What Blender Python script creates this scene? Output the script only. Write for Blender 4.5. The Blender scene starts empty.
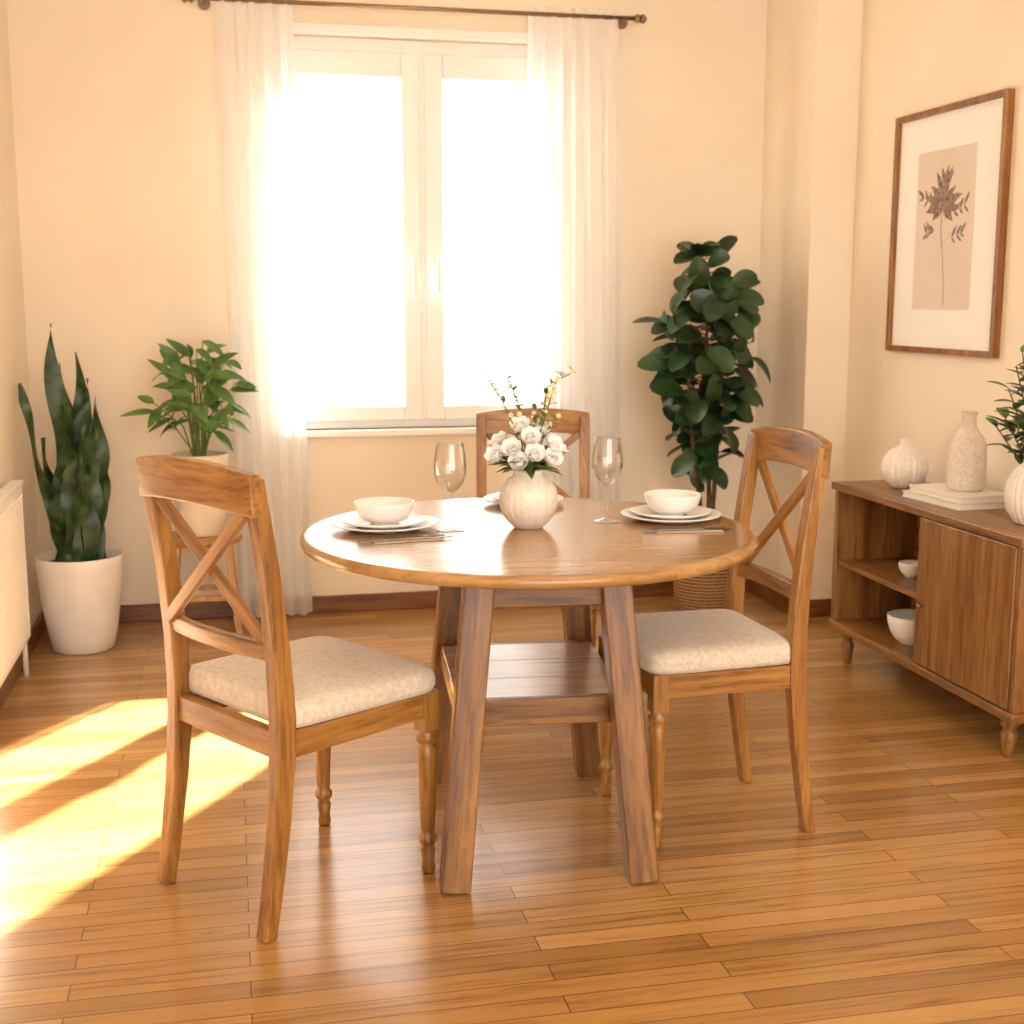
import bpy, bmesh, math, random
from mathutils import Vector, Matrix, Euler
random.seed(7)
S=bpy.context.scene
pi=math.pi
# ------------------------------------------------------------ materials
def lin(r,g,b):
    f=lambda c:(c/255/12.92) if c/255<=.04045 else ((c/255+.055)/1.055)**2.4
    return (f(r),f(g),f(b),1)
def base(name,col,rough=.5,**kw):
    m=bpy.data.materials.new(name); m.use_nodes=True
    p=m.node_tree.nodes['Principled BSDF']
    p.inputs['Base Color'].default_value=col; p.inputs['Roughness'].default_value=rough
    for k,v in kw.items(): p.inputs[k.replace('_',' ')].default_value=v
    return m,m.node_tree,p
def N(t,typ,**kw):
    n=t.nodes.new(typ)
    for k,v in kw.items(): setattr(n,k,v)
    return n
def ramp(t,stops):
    r=N(t,'ShaderNodeValToRGB'); e=r.color_ramp.elements
    while len(e)<len(stops): e.new(.5)
    for i,(p,c) in enumerate(stops): e[i].position=p; e[i].color=c
    return r
def bump(t,p,src,strength=.2,dist=.01):
    b=N(t,'ShaderNodeBump'); b.inputs['Strength'].default_value=strength; b.inputs['Distance'].default_value=dist
    t.links.new(src,b.inputs['Height']); t.links.new(b.outputs['Normal'],p.inputs['Normal'])
def noisy(name,c1,c2,scale=8,rough=.6,bs=.15,bd=.004,detail=4,**kw):
    m,t,p=base(name,c1,rough,**kw)
    tc=N(t,'ShaderNodeTexCoord'); n=N(t,'ShaderNodeTexNoise'); n.inputs['Scale'].default_value=scale; n.inputs['Detail'].default_value=detail
    t.links.new(tc.outputs['Object'],n.inputs['Vector'])
    r=ramp(t,[(.35,c1),(.65,c2)]); t.links.new(n.outputs['Fac'],r.inputs['Fac']); t.links.new(r.outputs['Color'],p.inputs['Base Color'])
    if bs: bump(t,p,n.outputs['Fac'],bs,bd)
    return m
def wood(name,light,mid,dark,axis='Z',rough=.38,k=1.0,coat=.15,gs=.75):
    m,t,p=base(name,mid,rough); p.inputs['Coat Weight'].default_value=coat; p.inputs['Coat Roughness'].default_value=.22
    tc=N(t,'ShaderNodeTexCoord'); mp=N(t,'ShaderNodeMapping')
    s=[16*k]*3; s['XYZ'.index(axis)]=1.3*k; mp.inputs['Scale'].default_value=s
    oi=N(t,'ShaderNodeObjectInfo'); ad=N(t,'ShaderNodeVectorMath',operation='ADD')
    cb=N(t,'ShaderNodeCombineXYZ')
    mu=N(t,'ShaderNodeMath',operation='MULTIPLY'); mu.inputs[1].default_value=7
    t.links.new(oi.outputs['Random'],mu.inputs[0])
    for i in range(3): t.links.new(mu.outputs[0],cb.inputs[i])
    t.links.new(tc.outputs['Object'],ad.inputs[0]); t.links.new(cb.outputs[0],ad.inputs[1]); t.links.new(ad.outputs[0],mp.inputs['Vector'])
    n=N(t,'ShaderNodeTexNoise'); n.inputs['Scale'].default_value=1.0; n.inputs['Detail'].default_value=6; n.inputs['Roughness'].default_value=.62; n.inputs['Distortion'].default_value=.9
    t.links.new(mp.outputs[0],n.inputs['Vector'])
    r=ramp(t,[(.3,dark),(.5,mid),(.72,light)]); t.links.new(n.outputs['Fac'],r.inputs['Fac'])
    n2=N(t,'ShaderNodeTexNoise'); n2.inputs['Scale'].default_value=5; n2.inputs['Detail'].default_value=8; n2.inputs['Roughness'].default_value=.7
    t.links.new(mp.outputs[0],n2.inputs['Vector'])
    r2=ramp(t,[(.38,(.46,.37,.24,1)),(.52,(1,1,1,1))]); t.links.new(n2.outputs['Fac'],r2.inputs['Fac'])
    mx=N(t,'ShaderNodeMix',data_type='RGBA',blend_type='MULTIPLY'); mx.inputs[0].default_value=gs
    t.links.new(r.outputs['Color'],mx.inputs[6]); t.links.new(r2.outputs['Color'],mx.inputs[7])
    t.links.new(mx.outputs[2],p.inputs['Base Color'])
    bump(t,p,n2.outputs['Fac'],.12,.002)
    return m
CL,CM,CD=lin(192,142,76),lin(160,110,50),lin(110,68,24)
chair_wood={a:wood('chair_wood_'+a,CL,CM,CD,a) for a in 'XYZ'}
TL,TM,TD=lin(164,116,56),lin(130,86,36),lin(78,48,18)
leg_wood={a:wood('table_leg_wood_'+a,TL,TM,TD,a) for a in 'XYZ'}
top_wood=wood('table_top_wood',lin(192,148,94),lin(176,130,76),lin(150,106,56),'X',rough=.22,k=.8,coat=.6,gs=.4)
SBm={a:wood('sideboard_wood_'+a,lin(174,126,68),lin(144,98,48),lin(98,62,26),a,k=.9) for a in 'XYZ'}
frame_wood=wood('picture_frame_wood',lin(174,118,56),lin(146,94,40),lin(112,68,26),'Z')
base_wood=wood('baseboard_wood',lin(152,98,46),lin(124,76,32),lin(88,50,20),'X')
stool_wood=wood('stool_wood',lin(208,156,92),lin(186,134,72),lin(150,102,48),'Z')
wall_m=noisy('wall_plaster',lin(245,231,209),lin(242,227,204),3,.85,.05,.002)
ceil_m=noisy('ceiling_plaster',lin(246,238,224),lin(243,234,220),3,.9,.03,.002)
white_paint=base('white_window_paint',lin(247,245,240),.35)[0]
rad_m=base('radiator_enamel',lin(242,236,224),.4)[0]
ceramic=noisy('white_ceramic',lin(248,244,240),lin(243,239,234),30,.3,.02,.001)
matte_cer=noisy('speckled_ceramic',lin(240,233,223),lin(229,220,206),60,.6,.3,.003)
pot_m=noisy('white_pot_glaze',lin(243,238,229),lin(238,232,222),10,.35,.02,.001)
pot_warm=noisy('cream_pot_clay',lin(236,221,199),lin(228,212,188),14,.6,.1,.002)
soil=noisy('soil',lin(60,42,28),lin(38,26,18),60,.95,.8,.01)
metal=base('brushed_metal',lin(150,128,104),.35,Metallic=1.0)[0]
steel=base('cutlery_steel',lin(112,102,94),.22,Metallic=1.0)[0]
napkin_m=noisy('linen_napkin',lin(206,190,168),lin(190,173,150),120,.9,.4,.001)
paper=base('paper_white',lin(240,234,224),.7)[0]
cover=base('book_cover',lin(226,216,202),.6)[0]
mat_white=base('picture_mat',lin(245,241,233),.8)[0]
print_m=noisy('print_beige',lin(226,210,194),lin(222,206,189),5,.8,0)
print_leaf=noisy('print_botanical',lin(112,88,80),lin(172,148,132),60,.8,0)
# fabric
fabric,t,p=base('seat_linen',lin(226,213,194),.95); p.inputs['Sheen Weight'].default_value=.3
tc=N(t,'ShaderNodeTexCoord'); n=N(t,'ShaderNodeTexNoise'); n.inputs['Scale'].default_value=330; n.inputs['Detail'].default_value=3
n2=N(t,'ShaderNodeTexNoise'); n2.inputs['Scale'].default_value=80; n2.inputs['Detail'].default_value=6
t.links.new(tc.outputs['Object'],n.inputs['Vector']); t.links.new(tc.outputs['Object'],n2.inputs['Vector'])
ad=N(t,'ShaderNodeMath',operation='ADD'); t.links.new(n.outputs['Fac'],ad.inputs[0]); t.links.new(n2.outputs['Fac'],ad.inputs[1])
hf=N(t,'ShaderNodeMath',operation='MULTIPLY'); hf.inputs[1].default_value=.5; t.links.new(ad.outputs[0],hf.inputs[0])
r=ramp(t,[(.36,lin(200,185,165)),(.6,lin(227,215,198))]); t.links.new(hf.outputs[0],r.inputs['Fac']); t.links.new(r.outputs['Color'],p.inputs['Base Color'])
bump(t,p,n.outputs['Fac'],.5,.002)
# basket
basket_m,t,p=base('woven_basket',lin(140,96,56),.8)
tc=N(t,'ShaderNodeTexCoord'); w=N(t,'ShaderNodeTexWave',bands_direction='Z'); w.inputs['Scale'].default_value=22; w.inputs['Distortion'].default_value=2; w.inputs['Detail Scale'].default_value=4
t.links.new(tc.outputs['Object'],w.inputs['Vector']); r=ramp(t,[(.1,lin(110,74,42)),(.8,lin(178,134,88))]); t.links.new(w.outputs['Fac'],r.inputs['Fac']); t.links.new(r.outputs['Color'],p.inputs['Base Color']); bump(t,p,w.outputs['Fac'],.8,.008)
def leafmat(name,c1,c2,scale=14,rough=.35,coat=.15):
    m=noisy(name,c1,c2,scale,rough,.1,.002)
    p=m.node_tree.nodes['Principled BSDF']; p.inputs['Coat Weight'].default_value=coat
    return m
fig_leaf=leafmat('rubber_fig_leaf',lin(22,46,22),lin(46,80,38),9,.38)
snake_leaf=leafmat('snake_leaf',lin(22,44,22),lin(62,90,44),26,.42,.05)
bush_leaf=leafmat('bush_leaf',lin(60,98,40),lin(98,136,60),12,.45)
sprig_leaf=leafmat('sprig_leaf',lin(70,96,38),lin(108,130,60),12,.5)
stem_m=noisy('plant_stem',lin(110,84,52),lin(78,58,34),30,.8,.2,.003)
green_stem=base('green_stem',lin(96,120,56),.6)[0]
petal=base('white_petal',lin(252,248,243),.6)[0]
bud=base('bud_cream',lin(236,216,170),.6)[0]
# thin clear glass
glass=bpy.data.materials.new('clear_glass'); glass.use_nodes=True; t=glass.node_tree; t.nodes.clear()
o=N(t,'ShaderNodeOutputMaterial'); mx=N(t,'ShaderNodeMixShader'); tr=N(t,'ShaderNodeBsdfTransparent'); gl=N(t,'ShaderNodeBsdfGlossy'); gl.inputs['Roughness'].default_value=.03
tr.inputs[0].default_value=(.97,.96,.95,1); lw=N(t,'ShaderNodeLayerWeight'); lw.inputs['Blend'].default_value=.5
pw=N(t,'ShaderNodeMath',operation='POWER'); pw.inputs[1].default_value=2.0; t.links.new(lw.outputs['Facing'],pw.inputs[0])
mr=N(t,'ShaderNodeMapRange'); mr.inputs['To Min'].default_value=.08; mr.inputs['To Max'].default_value=.9; t.links.new(pw.outputs[0],mr.inputs['Value'])
t.links.new(mr.outputs[0],mx.inputs[0]); t.links.new(tr.outputs[0],mx.inputs[1]); t.links.new(gl.outputs[0],mx.inputs[2]); t.links.new(mx.outputs[0],o.inputs['Surface'])
# window pane
pane=bpy.data.materials.new('window_glass'); pane.use_nodes=True; t=pane.node_tree; t.nodes.clear()
o=N(t,'ShaderNodeOutputMaterial'); mx=N(t,'ShaderNodeMixShader'); tr=N(t,'ShaderNodeBsdfTransparent'); gl=N(t,'ShaderNodeBsdfGlossy'); gl.inputs['Roughness'].default_value=.02
mx.inputs[0].default_value=.04; t.links.new(tr.outputs[0],mx.inputs[1]); t.links.new(gl.outputs[0],mx.inputs[2]); t.links.new(mx.outputs[0],o.inputs['Surface'])
# sheer curtain
sheer=bpy.data.materials.new('sheer_curtain'); sheer.use_nodes=True; t=sheer.node_tree; t.nodes.clear()
o=N(t,'ShaderNodeOutputMaterial'); a=N(t,'ShaderNodeMixShader'); b=N(t,'ShaderNodeMixShader'); tr=N(t,'ShaderNodeBsdfTransparent'); tl=N(t,'ShaderNodeBsdfTranslucent'); df=N(t,'ShaderNodeBsdfDiffuse')
tl.inputs[0].default_value=(1,1,1,1); df.inputs[0].default_value=(.99,.99,.99,1)
b.inputs[0].default_value=.5; t.links.new(df.outputs[0],b.inputs[1]); t.links.new(tl.outputs[0],b.inputs[2])
a.inputs[0].default_value=.66; t.links.new(tr.outputs[0],a.inputs[1]); t.links.new(b.outputs[0],a.inputs[2]); t.links.new(a.outputs[0],o.inputs['Surface'])
# floor
floor_m,t,p=base('oak_plank_floor',lin(190,130,74),.3); p.inputs['Coat Weight'].default_value=.45; p.inputs['Coat Roughness'].default_value=.16
tc=N(t,'ShaderNodeTexCoord'); br=N(t,'ShaderNodeTexBrick'); br.offset=.37; br.offset_frequency=2; br.squash=1
br.inputs['Color1'].default_value=(0,0,0,1); br.inputs['Color2'].default_value=(1,1,1,1); br.inputs['Mortar'].default_value=(.5,.5,.5,1)
br.inputs['Scale'].default_value=1; br.inputs['Brick Width'].default_value=.95; br.inputs['Row Height'].default_value=.062; br.inputs['Mortar Size'].default_value=.0013; br.inputs['Mortar Smooth'].default_value=.1; br.inputs['Bias'].default_value=0
t.links.new(tc.outputs['Object'],br.inputs['Vector'])
rp=ramp(t,[(0,lin(160,116,62)),(.35,lin(178,132,74)),(.7,lin(188,142,82)),(1,lin(202,156,96))]); t.links.new(br.outputs['Color'],rp.inputs['Fac'])
mp=N(t,'ShaderNodeMapping'); mp.inputs['Scale'].default_value=(2.2,44,1); t.links.new(tc.outputs['Object'],mp.inputs['Vector'])
sc=N(t,'ShaderNodeVectorMath',operation='SCALE'); sc.inputs['Scale'].default_value=9; t.links.new(br.outputs['Color'],sc.inputs[0])
va=N(t,'ShaderNodeVectorMath',operation='ADD'); t.links.new(mp.outputs[0],va.inputs[0]); t.links.new(sc.outputs[0],va.inputs[1])
ng=N(t,'ShaderNodeTexNoise'); ng.inputs['Scale'].default_value=1; ng.inputs['Detail'].default_value=9; ng.inputs['Roughness'].default_value=.72; ng.inputs['Distortion'].default_value=.6; t.links.new(va.outputs[0],ng.inputs['Vector'])
rg=ramp(t,[(.33,(.40,.31,.20,1)),(.50,(.94,.92,.88,1)),(.8,(1.0,1.0,1.0,1))]); t.links.new(ng.outputs['Fac'],rg.inputs['Fac'])
m1=N(t,'ShaderNodeMix',data_type='RGBA',blend_type='MULTIPLY'); m1.inputs[0].default_value=.85; t.links.new(rp.outputs['Color'],m1.inputs[6]); t.links.new(rg.outputs['Color'],m1.inputs[7])
m2=N(t,'ShaderNodeMix',data_type='RGBA'); t.links.new(br.outputs['Fac'],m2.inputs[0]); t.links.new(m1.outputs[2],m2.inputs[6]); m2.inputs[7].default_value=lin(84,54,26)
t.links.new(m2.outputs[2],p.inputs['Base Color'])
rr=N(t,'ShaderNodeMapRange'); rr.inputs['To Min'].default_value=.42; rr.inputs['To Max'].default_value=.24; t.links.new(ng.outputs['Fac'],rr.inputs['Value']); t.links.new(rr.outputs[0],p.inputs['Roughness'])
bump(t,p,ng.outputs['Fac'],.06,.002)

# ------------------------------------------------------------ mesh helpers
def empty(name,loc=(0,0,0),rz=0):
    e=bpy.data.objects.new(name,None); e.location=loc; e.rotation_euler=(0,0,rz); e.empty_display_size=.1
    S.collection.objects.link(e); return e
def fin(name,bm,mat,parent=None,smooth=False,bevel=0,matrix=None):
    bmesh.ops.recalc_face_normals(bm,faces=bm.faces[:])
    me=bpy.data.meshes.new(name); bm.to_mesh(me); bm.free()
    mats=mat if isinstance(mat,(list,tuple)) else [mat]
    for m in mats: me.materials.append(m)
    if smooth:
        for f in me.polygons: f.use_smooth=True
    ob=bpy.data.objects.new(name,me); S.collection.objects.link(ob)
    if parent: ob.parent=parent
    if matrix is not None: ob.matrix_local=matrix
    if bevel:
        md=ob.modifiers.new('bev','BEVEL'); md.width=bevel; md.segments=2; md.limit_method='ANGLE'
    return ob
def addbox(bm,lo,hi,mi=0):
    x0,y0,z0=lo;x1,y1,z1=hi
    v=[bm.verts.new(c) for c in [(x0,y0,z0),(x1,y0,z0),(x1,y1,z0),(x0,y1,z0),(x0,y0,z1),(x1,y0,z1),(x1,y1,z1),(x0,y1,z1)]]
    for f in [(0,3,2,1),(4,5,6,7),(0,1,5,4),(1,2,6,5),(2,3,7,6),(3,0,4,7)]:
        fc=bm.faces.new([v[i] for i in f]); fc.material_index=mi
def box(name,lo,hi,mat,parent=None,bevel=.003):
    bm=bmesh.new(); addbox(bm,lo,hi); return fin(name,bm,mat,parent,bevel=bevel)
def boxes(name,lst,mat,parent=None,bevel=0):
    bm=bmesh.new()
    for lo,hi in lst: addbox(bm,lo,hi)
    return fin(name,bm,mat,parent,bevel=bevel)
def beam(name,a,b,w,d,mat,parent=None,w2=None,d2=None,bevel=.003,ref=(0,1,0)):
    a=Vector(a);b=Vector(b);z=(b-a);L=z.length;z.normalize()
    y=Vector(ref); y=(y-z*y.dot(z)).normalized(); x=y.cross(z)
    M=Matrix(((x.x,y.x,z.x,a.x),(x.y,y.y,z.y,a.y),(x.z,y.z,z.z,a.z),(0,0,0,1)))
    w2=w2 or w; d2=d2 or d
    bm=bmesh.new()
    v=[bm.verts.new(c) for c in [(-w/2,-d/2,0),(w/2,-d/2,0),(w/2,d/2,0),(-w/2,d/2,0),(-w2/2,-d2/2,L),(w2/2,-d2/2,L),(w2/2,d2/2,L),(-w2/2,d2/2,L)]]
    for f in [(0,3,2,1),(4,5,6,7),(0,1,5,4),(1,2,6,5),(2,3,7,6),(3,0,4,7)]: bm.faces.new([v[i] for i in f])
    return fin(name,bm,mat,parent,bevel=bevel,matrix=M)
def add_lathe(bm,prof,seg=48,c=(0,0,0),rib=0,nr=0,mi=0,sx=1,sy=1):
    rings=[]
    for r,z in prof:
        if r<=1e-6: rings.append([bm.verts.new((c[0],c[1],c[2]+z))])
        else:
            ring=[]
            for i in range(seg):
                a=2*pi*i/seg; q=r*(1-rib*(.5+.5*math.cos(nr*a))) if rib else r
                ring.append(bm.verts.new((c[0]+q*sx*math.cos(a),c[1]+q*sy*math.sin(a),c[2]+z)))
            rings.append(ring)
    for A,B in zip(rings,rings[1:]):
        for i in range(seg):
            j=(i+1)%seg
            if len(A)==1 and len(B)==1: continue
            if len(A)==1: f=bm.faces.new([A[0],B[j],B[i]])
            elif len(B)==1: f=bm.faces.new([A[i],A[j],B[0]])
            else: f=bm.faces.new([A[i],A[j],B[j],B[i]])
            f.material_index=mi; f.smooth=True
def lathe(name,prof,mat,parent=None,loc=(0,0,0),seg=48,rib=0,nr=0):
    bm=bmesh.new(); add_lathe(bm,prof,seg,(0,0,0),rib,nr)
    ob=fin(name,bm,mat,parent,smooth=True); ob.location=loc
    return ob
def add_tube(bm,pts,rad,seg=8,mi=0):
    pts=[Vector(p) for p in pts]; n=len(pts)
    if not isinstance(rad,(list,tuple)): rad=[rad]*n
    rings=[]; u=None
    for i,p in enumerate(pts):
        tdir=(pts[min(i+1,n-1)]-pts[max(i-1,0)]).normalized()
        if u is None: u=tdir.orthogonal().normalized()
        else: u=(u-tdir*u.dot(tdir)).normalized()
        w=tdir.cross(u)
        rings.append([bm.verts.new(p+(u*math.cos(2*pi*k/seg)+w*math.sin(2*pi*k/seg))*rad[i]) for k in range(seg)])
    for A,B in zip(rings,rings[1:]):
        for i in range(seg):
            f=bm.faces.new([A[i],A[(i+1)%seg],B[(i+1)%seg],B[i]]); f.smooth=True; f.material_index=mi
    for R in (rings[0],rings[-1]):
        f=bm.faces.new(R); f.material_index=mi
def add_leaf(bm,b,d,up,L,W,curl=.3,fold=.15,prof='oval',n=6,twist=0,wave=0,mi=0,rd=random):
    b=Vector(b); d=Vector(d).normalized(); up=Vector(up); up=(up-d*up.dot(d))
    if up.length<1e-4: up=d.orthogonal()
    up.normalize()
    rows=[]; pos=b.copy(); dd=d.copy(); uu=up.copy(); ph=rd.random()*6
    for i in range(n+1):
        s=i/n
        if prof=='oval': w=math.sin(pi*min(1,(s*.94+.03)))**.62
        elif prof=='point': w=math.sin(pi*(s**.75))**.8*(1-.15*s)
        else: w=(.62+.38*math.sin(pi*min(1,s*1.05)))*(1 if s<.62 else max(0,1-((s-.62)/.38)**1.6))
        w=max(w,.03)*W/2
        side=dd.cross(uu).normalized()
        if twist:
            R=Matrix.Rotation(twist/n,3,dd); uu=R@uu; side=R@side
        off=uu*(w*fold*2); wv=uu*wave*math.sin(s*9+ph); sw=side*wave*.6*math.sin(s*11+ph*2)
        rows.append((pos-side*w+off+wv+sw,pos-side*w*.5+off*.4+wv*.5+sw,pos+sw,pos+side*w*.5+off*.4-wv*.5+sw,pos+side*w+off-wv+sw))
        R=Matrix.Rotation(-curl/n,3,side); dd=R@dd; uu=R@uu
        pos=pos+dd*(L/n)
    vs=[[bm.verts.new(p) for p in r] for r in rows]
    for A,B in zip(vs,vs[1:]):
        for k in range(4):
            f=bm.faces.new([A[k],A[k+1],B[k+1],B[k]]); f.smooth=True; f.material_index=mi
def leaf_obj(name,bm,mats,parent):
    me=bpy.data.meshes.new(name); bm.to_mesh(me); bm.free()
    for m in (mats if isinstance(mats,list) else [mats]): me.materials.append(m)
    ob=bpy.data.objects.new(name,me); S.collection.objects.link(ob); ob.parent=parent; return ob

# ------------------------------------------------------------ room
XL,XR,YB,ZC,YF=-.80,2.55,5.60,2.80,-1.6
WX0,WX1,WZ0,WZ1=.20,1.45,.80,2.42
box('floor',(XL-.2,YF,-.1),(XR+.2,YB+.2,0),floor_m,bevel=0)
box('ceiling',(XL-.2,YF,ZC),(XR+.2,YB+.2,ZC+.1),ceil_m,bevel=0)
box('wall_left',(XL-.2,YF,0),(XL,YB+.2,ZC),wall_m,bevel=0)
box('wall_right',(XR,YF,0),(XR+.2,YB+.2,ZC),wall_m,bevel=0)
boxes('wall_back',[((XL,YB,0),(WX0,YB+.2,ZC)),((WX1,YB,0),(XR,YB+.2,ZC)),((WX0,YB,0),(WX1,YB+.2,WZ0)),((WX0,YB,WZ1),(WX1,YB+.2,ZC))],wall_m)
box('wall_column',(2.355,5.08,0),(XR,YB,ZC),wall_m,bevel=.004)
def bb(name,lo,hi): box(name,lo,hi,base_wood,bevel=.004)
bb('baseboard_back',(XL,YB-.016,0),(2.355,YB,.075))
bb('baseboard_left',(XL,YF,0),(XL+.016,YB-.016,.075))
bb('baseboard_right',(XR-.016,YF,0),(XR,5.064,.075))
boxes('baseboard_column',[((2.339,5.064,0),(2.355,YB-.016,.075)),((2.355,5.064,0),(XR,5.08,.075))],base_wood,bevel=.003)
# window
W=empty('window_1')
y0=YB+.03
boxes('frame',[((WX0,y0,WZ0),(WX0+.05,y0+.07,WZ1)),((WX1-.05,y0,WZ0),(WX1,y0+.07,WZ1)),((WX0+.05,y0,WZ0),(WX1-.05,y0+.07,WZ0+.045)),((WX0+.05,y0,WZ1-.07),(WX1-.05,y0+.07,WZ1))],white_paint,W,bevel=.004)
xm=.826
def sash(nm,a,b):
    z0=WZ0+.035; z1=WZ1-.055; s=.078; yy=y0-.022; sb=.062; st=.10
    boxes(nm,[((a,yy,z0),(a+s,yy+.06,z1)),((b-s,yy,z0),(b,yy+.06,z1)),((a+s,yy,z0),(b-s,yy+.06,z0+sb)),((a+s,yy,z1-st),(b-s,yy+.06,z1))],white_paint,W,bevel=.006)
    box(nm+'_pane',(a+s-.005,yy+.028,z0+sb-.005),(b-s+.005,yy+.032,z1-st+.005),pane,W,bevel=0)
sash('sash_left',WX0+.02,xm-.010); sash('sash_right',xm+.010,WX1-.02)
box('centre_post',(xm-.014,y0-.01,WZ0+.04),(xm+.014,y0+.04,WZ1-.06),white_paint,W)
for i,x in enumerate((xm-.045,xm+.06)):
    boxes('handle_%d'%i,[((x-.012,y0-.032,1.44),(x+.012,y0-.022,1.54)),((x-.008,y0-.066,1.50),(x+.008,y0-.032,1.518)),((x-.009,y0-.076,1.38),(x+.009,y0-.060,1.518))],white_paint,W,bevel=.003)
box('sill',(WX0-.02,YB-.035,WZ0-.03),(WX1+.02,YB+.05,WZ0),white_paint,W,bevel=.006)
boxes('top_casing',[((WX0-.02,YB-.03,WZ1),(WX1+.02,YB,WZ1+.04))],white_paint,W,bevel=.004)
# curtain rod
R=empty('curtain_rod')
ry,rz=5.50,2.52
bm=bmesh.new(); add_tube(bm,[(-.09,ry,rz),(1.72,ry,rz)],.009,12)
for x in (-.10,1.73):
    sx=1 if x>0 else -1
    add_tube(bm,[(x-.012,ry,rz),(x,ry,rz),(x+.012,ry,rz)],[.012,.02,.012],12)
    add_tube(bm,[(x+sx*.014,ry,rz),(x+sx*.026,ry,rz),(x+sx*.04,ry,rz)],[.016,.02,.006],12)
for x in (-.05,1.69):
    add_tube(bm,[(x,ry,rz),(x,YB,rz)],.007,8); add_tube(bm,[(x,YB-.008,rz),(x,YB,rz)],.025,16)
fin('rod',bm,metal,R)
def curtain(name,xa,xb,xa2,xb2,seed,folds):
    rd=random.Random(seed); E=empty(name)
    nu,nv=170,60; bm=bmesh.new(); g=[]
    ph=rd.random()*6
    for j in range(nv+1):
        v=j/nv; z=rz+.03-v*(rz+.03-.02)
        row=[]
        for i in range(nu+1):
            u=i/nu
            a=xa+(xa2-xa)*v**.6; b=xb+(xb2-xb)*v**.6
            uu=u+.018*math.sin(u*13+v*2+ph)
            amp=.014+.020*min(1,v*2.5)
            y=ry+.002+amp*math.sin(uu*2*pi*folds+ph+.8*math.sin(v*2.2+u*4))+.009*math.sin(uu*31+v*3)*min(1,v*4)
            x=a+(b-a)*u+.008*math.sin(uu*2*pi*folds*2+ph)
            if abs(z-rz)<.03: y=ry+(y-ry)*.55
            row.append(bm.verts.new((x,y,z)))
        g.append(row)
    for j in range(nv):
        for i in range(nu):
            f=bm.faces.new([g[j][i],g[j][i+1],g[j+1][i+1],g[j+1][i]]); f.smooth=True
    leaf_obj('sheer_panel',bm,sheer,E)
curtain('sheer_curtain',-.01,.295,.0,.315,1,5.2)
curtain('sheer_curtain',1.265,1.635,1.24,1.68,2,6.1)

# radiator
RD=empty('radiator')
ya,yb=3.7,4.87
box('body',(-.775,ya,.14),(-.740,yb,.70),rad_m,RD,bevel=.006)
boxes('ribs',[((-.740,ya+.02+i*.04,.17),(-.733,ya+.045+i*.04,.67)) for i in range(28)],rad_m,RD,bevel=.003)
box('top_grille',(-.78,ya-.005,.70),(-.733,yb+.005,.715),rad_m,RD,bevel=.003)
bm=bmesh.new()
for yy in (ya+.05,yb-.03): add_tube(bm,[(-.760,yy,.14),(-.760,yy,0.0)],.009,10)
fin('pipe',bm,rad_m,RD)

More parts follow.
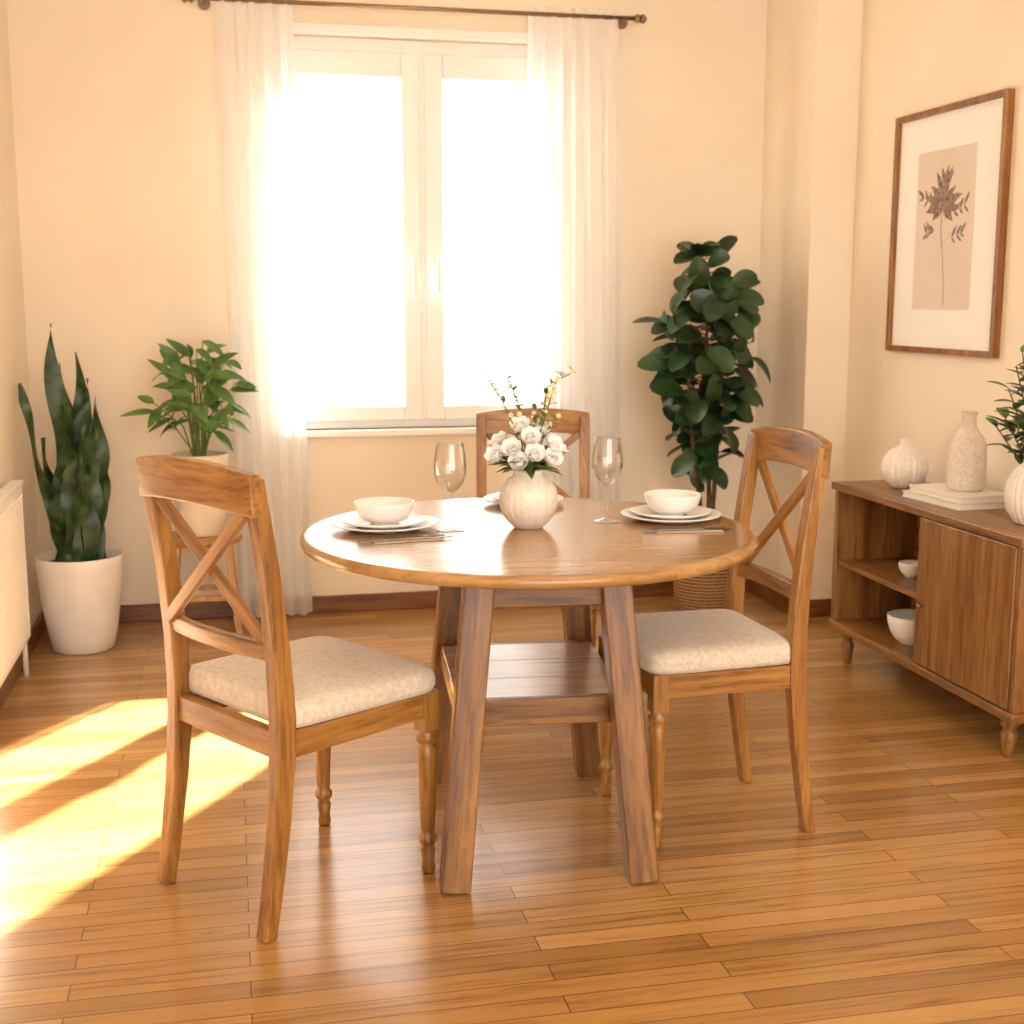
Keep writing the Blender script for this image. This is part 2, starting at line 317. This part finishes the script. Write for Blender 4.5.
# ------------------------------------------------------------ chairs
def chair(loc,ang,wf=1.0,sc=(1,1,1)):
    C=empty('dining_chair',loc,ang); C.scale=sc
    hy=.198*wf
    path=[(-.225,0,.030),(-.208,.10,.034),(-.186,.25,.040),(-.172,.40,.046),(-.170,.48,.046),(-.175,.60,.042),(-.188,.75,.038),(-.206,.88,.035),(-.224,.995,.033)]
    for k,sg in enumerate((-1,1)):
        bm=bmesh.new(); rings=[]
        for x,z,d in path:
            rings.append([bm.verts.new((x+a*d/2,sg*hy+b*.019,z)) for a,b in ((-1,-1),(1,-1),(1,1),(-1,1))])
        for A,B in zip(rings,rings[1:]):
            for i in range(4): bm.faces.new([A[i],A[(i+1)%4],B[(i+1)%4],B[i]])
        bm.faces.new(rings[0]); bm.faces.new(rings[-1])
        fin('back_post_%d'%(k+1),bm,chair_wood['Z'],C,bevel=.004)
        prof=[(0,0),(.013,0),(.0165,.012),(.014,.03),(.0175,.058),(.0135,.068),(.021,.08),(.021,.092),(.0145,.1),(.0165,.112),(.0195,.2),(.022,.29),(.0235,.312),(.0165,.320),(.025,.332),(.025,.343),(.0165,.35),(.021,.358),(0,.358)]
        lathe('front_leg_%d'%(k+1),prof,chair_wood['Z'],C,(.222,sg*hy,0),28)
        box('leg_block_%d'%(k+1),(.200,sg*hy-.022,.355),(.244,sg*hy+.022,.452),chair_wood['Z'],C,bevel=.003)
        box('side_rail_%d'%(k+1),(-.160,sg*hy-.013,.388),(.202,sg*hy+.013,.448),chair_wood['X'],C,bevel=.003)
    box('front_rail',(.211,-hy+.02,.388),(.237,hy-.02,.448),chair_wood['Y'],C,bevel=.003)
    box('rear_rail',(-.186,-hy+.017,.388),(-.160,hy-.017,.448),chair_wood['Y'],C,bevel=.003)
    def curved(nm,half,xf,zb,zt,th,bow):
        bm=bmesh.new(); n=20; rings=[]
        for i in range(n+1):
            s=-1+2*i/n; y=half*s; q=1-s*s; xx=xf-bow*q
            zt_=zt(s); zb_=zb(s)
            rings.append([bm.verts.new(c) for c in ((xx-th/2,y,zb_),(xx+th/2,y,zb_),(xx+th/2-.006,y,zt_),(xx-th/2-.006,y,zt_))])
        for A,B in zip(rings,rings[1:]):
            for k in range(4): bm.faces.new([A[k],A[(k+1)%4],B[(k+1)%4],B[k]])
        bm.faces.new(rings[0]); bm.faces.new(rings[-1])
        fin(nm,bm,chair_wood['Y'],C,bevel=.004)
    curved('crest_rail',hy+.0195,-.224,lambda s:.915+.014*(1-s*s),lambda s:1.004+.018*(1-s*s),.028,.022)
    curved('lower_back_rail',hy-.015,-.179,lambda s:.602,lambda s:.642,.022,.016)
    beam('cross_brace_1',(-.186,-hy+.02,.635),(-.216,hy-.02,.925),.028,.016,chair_wood['Z'],C,ref=(1,0,0),bevel=.003)
    beam('cross_brace_2',(-.200,hy-.02,.635),(-.230,-hy+.02,.925),.028,.016,chair_wood['Z'],C,ref=(1,0,0),bevel=.003)
    bm=bmesh.new(); prof=[(.90,.449),(.975,.452),(1.0,.465),(1.0,.482),(.985,.496),(.94,.506),(.8,.514),(.5,.520),(.2,.522)]
    rings=[]; seg=64
    for s,z in prof:
        ring=[]
        for i in range(seg):
            a=2*pi*i/seg; ca,sa=math.cos(a),math.sin(a); e=.22
            px=math.copysign(abs(ca)**e,ca); py=math.copysign(abs(sa)**e,sa)
            hx=.222; hw=(.222*wf+.006*px)
            ring.append(bm.verts.new((.032+hx*px*s,hw*py*s,z)))
        rings.append(ring)
    for A,B in zip(rings,rings[1:]):
        for i in range(seg): bm.faces.new([A[i],A[(i+1)%seg],B[(i+1)%seg],B[i]])
    bm.faces.new(rings[0]); bm.faces.new(rings[-1])
    for v in bm.verts:
        if v.co.x<-.145: v.co.x=-.145+(v.co.x+.145)*.3
    fin('seat_cushion',bm,fabric,C,smooth=True)
    return C
chair((.120,2.948,0),math.radians(33.4),1.02,(1.04,1,1))
chair((1.195,3.115,0),math.radians(183.3),.92,(.94,1,1))
chair((1.03,4.40,0),math.radians(258),.99,(.96,.96,.94))

# ------------------------------------------------------------ table
T=empty('round_dining_table',(.722,3.14,0),math.radians(-5))
lathe('table_top',[(0,.748),(.545,.748),(.560,.751),(.567,.757),(.570,.764),(.569,.772),(.564,.778),(.556,.780),(.54,.780),(0,.780)],top_wood,T,seg=128)
for i,(sx,sy) in enumerate(((-1,-1),(1,-1),(1,1),(-1,1))):
    beam('leg_%d'%(i+1),(sx*.222,sy*(.36 if sy<0 else .345),0),(sx*.155,sy*.30,.748),.070,.066,leg_wood['Z'],T,bevel=.004)
box('apron_front',(-.14,-.315,.655),(.14,-.285,.748),leg_wood['X'],T)
box('apron_rear',(-.14,.285,.655),(.14,.315,.748),leg_wood['X'],T)
box('apron_left',(-.175,-.275,.655),(-.145,.275,.748),leg_wood['Y'],T)
box('apron_right',(.145,-.275,.655),(.175,.275,.748),leg_wood['Y'],T)
for i in range(3):
    box('shelf_board_%d'%(i+1),(-.205,-.24+i*.16,.398),(.205,-.24+(i+1)*.16-.001,.420),top_wood,T,bevel=.0015)
box('shelf_front_rail',(-.17,-.262,.355),(.17,-.24,.42),leg_wood['X'],T)
box('shelf_rear_rail',(-.17,.24,.355),(.17,.262,.42),leg_wood['X'],T)
box('stretcher_left',(-.205,-.30,.352),(-.175,.30,.397),leg_wood['Y'],T)
box('stretcher_right',(.175,-.30,.352),(.205,.30,.397),leg_wood['Y'],T)
# ------------------------------------------------------------ table ware
ZT=.7805
def plate(x,y,r):
    P=empty('dinner_plate',(x,y,ZT))
    lathe('dinner',[(0,0),(r*.6,0),(r*.66,.004),(r*.98,.014),(r,.017),(r*.985,.0185),(r*.64,.009),(r*.58,.006),(0,.006)],ceramic,P,seg=64)
    q=r*.80
    lathe('side_plate',[(0,.0065),(q*.6,.0065),(q*.66,.011),(q*.98,.021),(q,.024),(q*.985,.0255),(q*.64,.015),(q*.58,.012),(0,.012)],ceramic,P,seg=64)
def bowl(x,y,z,r,h,name='soup_bowl'):
    P=empty(name,(x,y,z))
    pr=[(0,0),(r*.48,0),(r*.5,.006)]
    for i in range(9):
        s=i/8; pr.append((r*(.5+.5*math.sin(s*pi/2)**.9),.006+(h-.006)*(1-math.cos(s*pi/2))**.8 if s>0 else .006))
    pr+= [(r*1.0-.003,h+.001)]
    for i in range(7,-1,-1):
        s=i/8; pr.append((max(.001,r*(.5+.5*math.sin(s*pi/2)**.9)-.005),.010+(h-.008)*(1-math.cos(s*pi/2))**.8))
    pr.append((0,.010))
    lathe('bowl',pr,ceramic,P,seg=56)
plate(.370,3.235,.138); bowl(.370,3.235,ZT+.0125,.076,.056)
plate(1.122,3.21,.132); bowl(1.125,3.21,ZT+.0125,.074,.056)
plate(.80,3.545,.115)
def wine(x,y,h=.222):
    G=empty('wine_glass',(x,y,ZT)); k=h/.222
    o=[(0,.0),(.034,.0),(.035,.0015),(.030,.0035),(.012,.007),(.0045,.014),(.0035,.05),(.0036,.085),(.007,.094),(.02,.104),(.034,.122),(.0405,.145),(.041,.165),(.038,.19),(.0335,.218),(.033,.2215),(.0325,.2215),(.033,.218)]
    i=[(.0371,.19),(.040,.165),(.0394,.145),(.033,.1235),(.0195,.1065),(.006,.098),(0,.097)]
    lathe('glass',[(r*k,z*k) for r,z in o+i],glass,G,seg=48)
wine(.527,3.165); wine(.948,3.215)
def cutlery(x,y,ang):
    Nn=empty('folded_napkin',(x,y,ZT),ang)
    bm=bmesh.new(); addbox(bm,(-.085,-.028,0),(.085,.028,.002)); addbox(bm,(-.082,-.026,.0022),(.084,.026,.0036)); fin('cloth',bm,napkin_m,Nn,bevel=.0007)
    F=empty('fork',(x,y,ZT+.0038),ang)
    L=[((-.115,.008,0),(-.0,.016,.0022)),((0,.010,0),(.045,.014,.0022)),((.045,.002,0),(.058,.022,.0022))]+[((.058,.002+i*.0055,0),(.100,.0050+i*.0055,.002)) for i in range(4)]
    boxes('fork_body',L,steel,F,bevel=.0006)
    K=empty('table_knife',(x,y,ZT+.0038),ang)
    bm=bmesh.new()
    for pts in ([(-.115,-.019),(-.01,-.017),(-.01,-.011),(-.115,-.009)],[(-.01,-.018),(.08,-.022),(.112,-.013),(.107,-.009),(-.01,-.010)]):
        a=[bm.verts.new((px,py,0)) for px,py in pts]; b=[bm.verts.new((px,py,.0022)) for px,py in pts]
        bm.faces.new(a); bm.faces.new(b)
        for i in range(len(a)): bm.faces.new([a[i],a[(i+1)%len(a)],b[(i+1)%len(a)],b[i]])
    fin('knife_body',bm,steel,K)
cutlery(.40,3.055,math.radians(8)); cutlery(1.105,3.035,math.radians(-4))

# flower vase with bouquet
V=empty('vase_of_flowers',(.728,3.17,ZT))
pr=[(0,0),(.034,0),(.04,.004),(.060,.025),(.073,.052),(.076,.075),(.070,.102),(.054,.124),(.040,.134),(.037,.142),(.041,.149),(.038,.150),(.033,.142),(.034,.132),(.05,.118),(.06,.09),(.05,.03),(0,.02)]
lathe('vase',pr,matte_cer,V,seg=96,rib=.03,nr=24)
FB=V
bm=bmesh.new(); bl=bmesh.new(); bs=bmesh.new()
rd=random.Random(5)
def flower(c,nrm,r):
    c=Vector(c); nrm=Vector(nrm).normalized(); u=nrm.orthogonal().normalized(); w=nrm.cross(u)
    for layer,(cnt,rr,tilt) in enumerate(((7,1.0,.35),(6,.75,.8),(5,.5,1.15))):
        for k in range(cnt):
            a=2*pi*k/cnt+layer*.5+rd.random()*.3
            rad=u*math.cos(a)+w*math.sin(a)
            d=rad*math.cos(tilt)+nrm*math.sin(tilt)
            add_leaf(bm,c+rad*.003,d,nrm*math.cos(tilt)-rad*math.sin(tilt),r*rr,r*rr*.95,curl=-.9,fold=.12,prof='oval',n=5,rd=rd)
fl=[(-.045,-.03,.195),(.0,-.055,.185),(.05,-.03,.20),(-.06,.03,.205),(.03,.02,.235),(-.02,.0,.245),(.07,.02,.185),(-.005,-.035,.222),(-.078,-.01,.178),(.04,-.055,.172),(.0,.05,.22),(-.035,-.05,.165)]
for x,y,z in fl:
    flower((x,y,z),(x*6,y*6-.3,.5),.039)
    add_tube(bs,[(x*.15,y*.15,.10),(x*.5,y*.5,.15),(x,y,z)],.0015,5)
for k in range(60):
    a=rd.random()*2*pi; el=rd.uniform(.05,1.1)
    d=Vector((math.cos(a)*math.cos(el),math.sin(a)*math.cos(el),math.sin(el)))
    add_leaf(bl,Vector((0,0,.145))+d*.02,d,(0,0,1),rd.uniform(.06,.105),.026,curl=.5,fold=.2,prof='point',rd=rd)
tw=[[(0,0,.14),(-.03,0,.24),(-.065,.01,.32),(-.115,.01,.395)],[(0,0,.14),(.03,-.01,.25),(.055,-.01,.33),(.07,0,.37),(.12,0,.392)],[(0,0,.14),(-.01,.02,.24),(-.02,.02,.31),(-.05,.02,.38)],[(0,0,.14),(.03,.02,.24),(.045,.02,.30),(.05,.01,.355)],[(0,0,.14),(.05,.02,.24),(.08,.02,.28)],[(0,0,.14),(.02,.02,.24),(.02,.02,.30)]]
bbud=bmesh.new()
for pts in tw:
    P=[Vector(p) for p in pts]; add_tube(bs,P,[.002]*(len(P)-1)+[.0012],6)
    for s in range(1,len(P)):
        for q in range(7):
            c=P[s-1].lerp(P[s],(q+.5)/7) if s>1 else P[0].lerp(P[1],.7+q*.04)
            d=Vector((rd.uniform(-1,1),rd.uniform(-1,1),rd.uniform(0,1))).normalized()
            if rd.random()<.5: bmesh.ops.create_icosphere(bbud,subdivisions=1,radius=rd.uniform(.004,.008),matrix=Matrix.Translation(c+d*.006))
            else: add_leaf(bl,c,d,(0,0,1),.030,.014,curl=.3,prof='point',n=4,rd=rd)
leaf_obj('petals',bm,petal,FB); leaf_obj('foliage',bl,sprig_leaf,FB); leaf_obj('stems',bs,green_stem,FB); leaf_obj('buds',bbud,bud,FB)

# ------------------------------------------------------------ sideboard
SB=empty('sideboard')
x0,x1,ya,yb=2.20,2.533,3.26,4.45; zb,zt=.125,.68; yd=3.83
box('top_board',(x0-.012,ya-.012,zt-.028),(x1,yb+.012,zt),SBm['Y'],SB,bevel=.004)
box('bottom_board',(x0-.006,ya-.006,zb),(x1,yb+.006,zb+.03),SBm['Y'],SB,bevel=.004)
box('end_near',(x0,ya,zb+.03),(x1,ya+.025,zt-.028),SBm['Z'],SB)
box('end_far',(x0,yb-.025,zb+.03),(x1,yb,zt-.028),SBm['Z'],SB)
box('divider',(x0+.004,yd-.012,zb+.03),(x1-.012,yd+.012,zt-.028),SBm['Z'],SB)
box('back_panel',(x1-.012,ya+.025,zb+.03),(x1,yb-.025,zt-.028),SBm['Y'],SB,bevel=0)
box('inner_shelf',(x0+.01,yd+.012,.365),(x1-.012,yb-.025,.385),SBm['Y'],SB)
box('door',(x0-.004,ya+.028,zb+.034),(x0+.014,yd-.002,zt-.032),SBm['Z'],SB,bevel=.004)
bm=bmesh.new(); add_tube(bm,[(x0-.004,yd-.05,.36),(x0-.014,yd-.05,.36),(x0-.022,yd-.05,.36),(x0-.027,yd-.05,.36)],[.005,.005,.010,.006],14); fin('door_knob',bm,metal,SB,smooth=True)
k=0
for x in (x0+.04,x1-.045):
    for y in (ya+.07,yb-.07):
        k+=1; lathe('foot_%d'%k,[(0,0),(.014,0),(.018,.012),(.021,.045),(.026,.07),(.018,.085),(.028,.1),(.028,.125),(0,.125)],SBm['Z'],SB,(x,y,0),28)
RV=empty('ribbed_round_vase',(2.362,4.24,zt+.001))
lathe('vase',[(0,0),(.035,0),(.05,.008),(.074,.035),(.083,.07),(.078,.105),(.055,.135),(.028,.148),(.020,.155),(.019,.172),(.023,.178),(.017,.178),(.015,.155),(0,.15)],matte_cer,RV,seg=176,rib=.08,nr=22)
BK=empty('book_stack',(2.38,3.90,zt+.001),math.radians(4))
boxes('book_lower_cover',[((-.115,-.165,0),(.115,.165,.003)),((-.115,-.165,.019),(.115,.165,.022)),((.112,-.165,0),(.115,.165,.022))],cover,BK)
box('book_lower_pages',(-.111,-.161,.003),(.112,.161,.019),paper,BK,bevel=0)
boxes('book_upper_cover',[((-.10,-.15,.0225),(.10,.15,.0255)),((-.10,-.15,.040),(.10,.15,.043)),((.097,-.15,.0225),(.10,.15,.043))],paper,BK)
box('book_upper_pages',(-.096,-.146,.0255),(.097,.146,.040),cover,BK,bevel=0)
BV=empty('bottle_vase',(2.385,3.875,zt+.0445))
bottle_m=noisy('textured_stoneware',lin(232,221,206),lin(214,199,180),110,.75,.35,.004)
lathe('vase',[(0,0),(.050,0),(.056,.006),(.061,.03),(.062,.10),(.060,.145),(.052,.175),(.034,.197),(.025,.212),(.022,.240),(.025,.257),(.028,.262),(.022,.263),(.018,.240),(.018,.2),(0,.19)],bottle_m,BV,seg=64)
PV=empty('vase_with_leafy_branches',(2.36,3.46,zt+.001))
lathe('vase',[(0,0),(.045,0),(.055,.006),(.078,.04),(.086,.085),(.080,.13),(.06,.165),(.038,.185),(.034,.20),(.040,.212),(.035,.212),(.029,.198),(.03,.18),(0,.16)],matte_cer,PV,seg=156,rib=.05,nr=26)
bl=bmesh.new(); bs=bmesh.new(); rd=random.Random(11)
for k in range(13):
    a=rd.random()*2*pi if k>6 else pi*.55+rd.uniform(-.9,.9); sp=rd.uniform(.05,.13); h=rd.uniform(.29,.53)
    P=[Vector((0,0,.165)),Vector((sp*.3*math.cos(a),sp*.3*math.sin(a),h*.6)),Vector((sp*math.cos(a),sp*math.sin(a),h))]
    add_tube(bs,P,.002,5)
    for q in range(9):
        c=P[1].lerp(P[2],q/8); b=rd.random()*2*pi; d=Vector((math.cos(b),math.sin(b),rd.uniform(.1,.9)))
        add_leaf(bl,c,d,(0,0,1),rd.uniform(.05,.08),rd.uniform(.028,.038),curl=.4,prof='oval',rd=rd)
for v in bl.verts:
    if v.co.x>.15: v.co.x=.15
leaf_obj('leaves',bl,leafmat('branch_leaf',lin(52,82,38),lin(90,122,58)),PV); leaf_obj('stems',bs,stem_m,PV)
bowl(2.33,4.10,.3855,.045,.05,'small_bowl'); bowl(2.325,4.06,.1555,.090,.10,'serving_bowl')

# ------------------------------------------------------------ picture
PF=empty('framed_botanical_print')
fy0,fy1,fz0,fz1=3.98,4.72,1.155,2.035; fw=.022; XP=XR
boxes('frame',[((XP-.03,fy0,fz0),(XP,fy0+fw,fz1)),((XP-.03,fy1-fw,fz0),(XP,fy1,fz1)),((XP-.03,fy0+fw,fz0),(XP,fy1-fw,fz0+fw)),((XP-.03,fy0+fw,fz1-fw),(XP,fy1-fw,fz1))],frame_wood,PF,bevel=.002)
box('mat_board',(XP-.013,fy0+fw,fz0+fw),(XP-.001,fy1-fw,fz1-fw),mat_white,PF,bevel=0)
py0,py1,pz0,pz1=4.165,4.555,1.315,1.885
box('print_sheet',(XP-.0145,py0,pz0),(XP-.013,py1,pz1),print_m,PF,bevel=0)
bm=bmesh.new(); X=XP-.0148; rd=random.Random(3)
def flat(pts): bm.faces.new([bm.verts.new((X-rd.random()*.0004,y,z)) for y,z in pts])
def flatleaf(y,z,ang,L,Wd,bend=0):
    P=[];Q=[]
    yy,zz,a=y,z,ang
    for s in range(0,9):
        q=s/8; w=math.sin(pi*q**.8)*Wd/2; ny,nz=-math.sin(a),math.cos(a)
        P.append((yy+ny*w,zz+nz*w)); Q.append((yy-ny*w,zz-nz*w))
        yy+=math.cos(a)*L/8; zz+=math.sin(a)*L/8; a+=bend/8
    flat(P+Q[-2:0:-1])
def line(pts,w):
    for (ya_,za_),(yb_,zb_) in zip(pts,pts[1:]): flat([(ya_-w,za_),(ya_+w,za_),(yb_+w,zb_),(yb_-w,zb_)])
cy=4.37
line([(cy-.035,1.33),(cy-.03,1.42),(cy-.012,1.52),(cy+.006,1.60),(cy+.004,1.68),(cy-.012,1.76)],.0024)
# arching side twigs, uneven
for sg,z,L,rise in ((-1,1.545,.125,.03),(1,1.60,.10,-.015),(-1,1.625,.14,.045),(1,1.665,.13,.05)):
    line([(cy,z),(cy+sg*L*.5,z+rise+.012),(cy+sg*L,z+rise)],.0014)
    for q in (.55,.8,1.0):
        a=rd.uniform(.5,1.1); yy=cy+sg*L*q; zz=z+rise*q+.008
        aa=a if sg>0 else pi-a
        flatleaf(yy,zz,aa,rd.uniform(.045,.06),.016); flatleaf(yy,zz,-aa*1.0+.3*sg,rd.uniform(.03,.045),.012)
for a,L in ((.15,.12),(.55,.135),(.95,.12),(1.35,.13),(1.75,.15),(2.15,.12),(2.55,.14),(2.95,.115),(-.35,.08),(3.5,.085)):
    flatleaf(cy+.0,1.675+rd.uniform(-.01,.02),a,L,.036,bend=(-.5 if a<1.5 else .5))
for a in (1.1,1.7,2.3): flatleaf(cy-.012,1.755,a,.075,.024,bend=.2)
me=bpy.data.meshes.new('botanical'); bm.to_mesh(me); bm.free(); me.materials.append(print_leaf)
ob=bpy.data.objects.new('botanical_drawing',me); S.collection.objects.link(ob); ob.parent=PF

# ------------------------------------------------------------ snake plant
SP=empty('potted_snake_plant',(-.595,5.20,0))
lathe('pot',[(0,0),(.105,0),(.115,.006),(.128,.06),(.150,.20),(.163,.34),(.165,.372),(.160,.376),(.154,.372),(.150,.33),(0,.33)],pot_m,SP,seg=72)
lathe('soil',[(0,.331),(.1495,.331),(.148,.338),(.08,.345),(0,.347)],soil,SP,seg=40)
bl=bmesh.new(); rd=random.Random(4)
spec=[(-.02,.0,-.03,.0,.93,.085),(.03,.02,.03,.0,.72,.10),(.045,-.02,.05,.02,.60,.095),(-.04,-.02,-.19,.0,.72,.06),(-.04,.01,-.15,.02,.50,.075),(.0,-.05,.02,-.05,.50,.10),(.05,.03,.07,.05,.50,.09),(-.02,.04,-.02,.06,.78,.10),(.02,-.06,.08,-.08,.40,.09),(-.04,-.05,-.04,-.06,.36,.09),(.01,.02,.02,.03,.82,.085),(.05,.0,.08,.0,.66,.08),(-.01,-.03,-.02,-.02,.62,.11),(.03,-.03,.02,-.03,.56,.10)]
for x,y,dx,dy,L,Wd in spec:
    add_leaf(bl,(x,y,.335),(dx,dy,1),(rd.uniform(-.4,.4),-1,0),L,Wd,curl=rd.uniform(-.08,.08),fold=.10,prof='blade',n=22,twist=rd.uniform(-.9,.9),wave=.020,rd=rd)
for v in bl.verts:
    if v.co.x<-.18: v.co.x=-.18
leaf_obj('leaves',bl,snake_leaf,SP)
# ------------------------------------------------------------ stool + bushy plant
ST=empty('wooden_stool',(-.13,5.33,0))
lathe('seat',[(0,.385),(.150,.385),(.158,.392),(.158,.407),(.152,.413),(0,.413)],stool_wood,ST,seg=48)
for i,(sx,sy) in enumerate(((-1,-1),(1,-1),(1,1),(-1,1))):
    beam('leg_%d'%(i+1),(sx*.135,sy*.125,0),(sx*.10,sy*.09,.386),.026,.026,stool_wood,ST,w2=.03,d2=.03)
boxes('stretchers',[((-.115,-.115,.16),(.115,-.10,.18)),((-.115,.10,.16),(.115,.115,.18))],stool_wood,ST)
BP=empty('potted_leafy_plant',(-.13,5.33,.4135))
lathe('pot',[(0,0),(.078,0),(.085,.006),(.094,.09),(.110,.30),(.114,.325),(.110,.33),(.104,.325),(.100,.295),(0,.295)],pot_warm,BP,seg=64)
lathe('soil',[(0,.296),(.0995,.296),(.09,.302),(0,.306)],soil,BP,seg=32)
bl=bmesh.new(); bs=bmesh.new(); rd=random.Random(9)
for k in range(20):
    a=k*2.399; t_=k/20; sp=(.03+.16*t_**.7)*rd.uniform(.8,1.15); h=.78-.34*t_*rd.uniform(.6,1.15)
    tip=Vector((sp*math.cos(a)*1.05,sp*math.sin(a)*.75,h))
    P=[Vector((.02*math.cos(a),.02*math.sin(a),.30)),Vector((tip.x*.35,tip.y*.35,.30+(h-.30)*.6)),tip]
    add_tube(bs,P,[.004,.003,.002],6)
    for q in range(5):
        b=a+rd.uniform(-1.5,1.5)
        out=Vector((math.cos(b),math.sin(b)*.8,0))
        d=out+Vector((0,0,rd.uniform(-.7,1.0)))
        add_leaf(bl,P[1].lerp(tip,.15+.21*q),d,Vector((out.x*.4+rd.uniform(-.4,.4),out.y*.7-.6,.7)),rd.uniform(.075,.125),rd.uniform(.034,.05),curl=rd.uniform(.1,.9),fold=.14,prof='point',n=7,rd=rd)
add_tube(bs,[(0,0,.30),(-.09,-.02,.44),(-.17,-.03,.51)],.003,6); add_leaf(bl,(-.16,-.03,.50),(-1,-.1,.0),(0,-.5,1),.14,.05,curl=.2,prof='point',n=8,rd=rd)
for v in bl.verts:
    if v.co.y>.13: v.co.y=.13
    if v.co.x>.25: v.co.x=.25
leaf_obj('leaves',bl,bush_leaf,BP); leaf_obj('stems',bs,green_stem,BP)
# ------------------------------------------------------------ fig tree in basket
FT=empty('potted_fig_tree',(1.985,5.22,0))
lathe('basket',[(0,0),(.10,0),(.115,.01),(.132,.08),(.137,.15),(.128,.22),(.122,.25),(.126,.262),(.118,.262),(.114,.235),(0,.225)],basket_m,FT,seg=64)
lathe('soil',[(0,.226),(.113,.236),(0,.245)],soil,FT,seg=32)
bl=bmesh.new(); bs=bmesh.new(); rd=random.Random(21)
trunks=[[(0,0,.23),(.01,0,.5),(.0,.01,.8),(-.02,.0,1.1),(-.02,-.01,1.35),(-.06,0,1.55)],[(.02,.01,.23),(.04,.02,.55),(.05,.01,.85),(.04,.0,1.15),(.02,0,1.45)],[(-.02,-.01,.23),(-.04,-.02,.5),(-.08,-.03,.75),(-.10,-.02,1.0),(-.09,0,1.25)]]
def env(z):
    if z<.72: return .05
    if z<.90: return .05+.12*(z-.72)/.18
    if z<1.25: return .185
    return max(.02,.185-.155*(z-1.25)/.30)
for P in trunks:
    P=[Vector(p) for p in P]; add_tube(bs,P,[.012,.011,.009,.007,.006,.004][:len(P)],8)
    tot=P[-1].z
    n=int((tot-.62)/.021)
    for k in range(n):
        z=.65+(tot-.65)*k/n
        for A,B in zip(P,P[1:]):
            if A.z<=z<=B.z: c=A.lerp(B,(z-A.z)/(B.z-A.z))
        a=k*2.399+rd.random()*.6+P[1].x*30
        rr=env(z)*rd.uniform(.45,1.0)
        out=Vector((math.cos(a),math.sin(a),0))
        e=Vector((c.x*.6,c.y,z))+out*rr+Vector((0,0,rr*.3))
        add_tube(bs,[c,(c+e)/2+Vector((0,0,.008)),e],[.0035,.003,.002],5)
        d=out*rd.uniform(.4,1)+Vector((rd.uniform(-.5,.5),rd.uniform(-.5,.5),rd.uniform(-.6,.6)))
        add_leaf(bl,e,d,out*1.0+Vector((rd.uniform(-.3,.3),-.35,.6)),rd.uniform(.11,.15),rd.uniform(.082,.108),curl=rd.uniform(.1,.8),fold=.12,prof='oval',n=8,rd=rd)
        if rr>.07 and rd.random()<.85:
            m=(c+e)/2; b=a+rd.choice((-1,1))*1.1; o2=Vector((math.cos(b),math.sin(b),0))
            add_leaf(bl,m,o2+Vector((0,0,rd.uniform(-.3,.7))),o2+Vector((0,-.3,.7)),.12,.09,curl=.4,fold=.12,prof='oval',n=7,rd=rd)
for k in range(7):
    a=k*.9; add_leaf(bl,(-.06+.01*math.cos(a),0,1.53),(math.cos(a),math.sin(a),.8),(math.cos(a)*.4,-.5,.9),.10,.078,curl=.4,prof='oval',n=7,rd=rd)
for v in bl.verts:
    if v.co.x>.0: v.co.x*=.93
    if v.co.x>.335 and v.co.y>-.16: v.co.x=.335
    if v.co.y>.35: v.co.y=.35
leaf_obj('leaves',bl,fig_leaf,FT); leaf_obj('trunk',bs,stem_m,FT)

# ------------------------------------------------------------ light
wd=bpy.data.worlds.new('world'); S.world=wd; wd.use_nodes=True; bg=wd.node_tree.nodes['Background']; bg.inputs[0].default_value=(1,.94,.855,1); bg.inputs[1].default_value=5.2
sl=bpy.data.lights.new('sun','SUN'); sl.energy=62; sl.angle=math.radians(1.1); sl.color=(1,.93,.83)
so=bpy.data.objects.new('sun',sl); S.collection.objects.link(so)
d=Vector((-.462,-.702,-.542)); so.rotation_euler=d.to_track_quat('-Z','Y').to_euler(); so.location=(4,10,6)
FLt=empty('added_fill_light',(.9,2.3,ZC-.001))  # added fill: unseen glowing disc under the ceiling, brightens the room
em=bpy.data.materials.new('fill_glow'); em.use_nodes=True; pp=em.node_tree.nodes['Principled BSDF']; pp.inputs['Emission Color'].default_value=(1,.90,.76,1); pp.inputs['Emission Strength'].default_value=5
lathe('fill_disc',[(0,-.05),(.30,-.05),(.34,-.04),(.35,-.02),(.35,0),(0,0)],em,FLt,seg=48)
# ------------------------------------------------------------ camera
cam=bpy.data.cameras.new('camera'); co=bpy.data.objects.new('camera',cam); S.collection.objects.link(co)
cam.sensor_width=36; cam.sensor_height=36; cam.lens=36*1300/1024; cam.clip_start=.05
co.location=(0,0,1.35); co.rotation_euler=Euler((math.radians(90-9.26),0,math.radians(-12.2)),'XYZ')
cam.dof.use_dof=True; cam.dof.focus_distance=3.1; cam.dof.aperture_fstop=5.0
S.camera=co
S.view_settings.view_transform='Standard'; S.view_settings.look='None'; S.view_settings.exposure=0
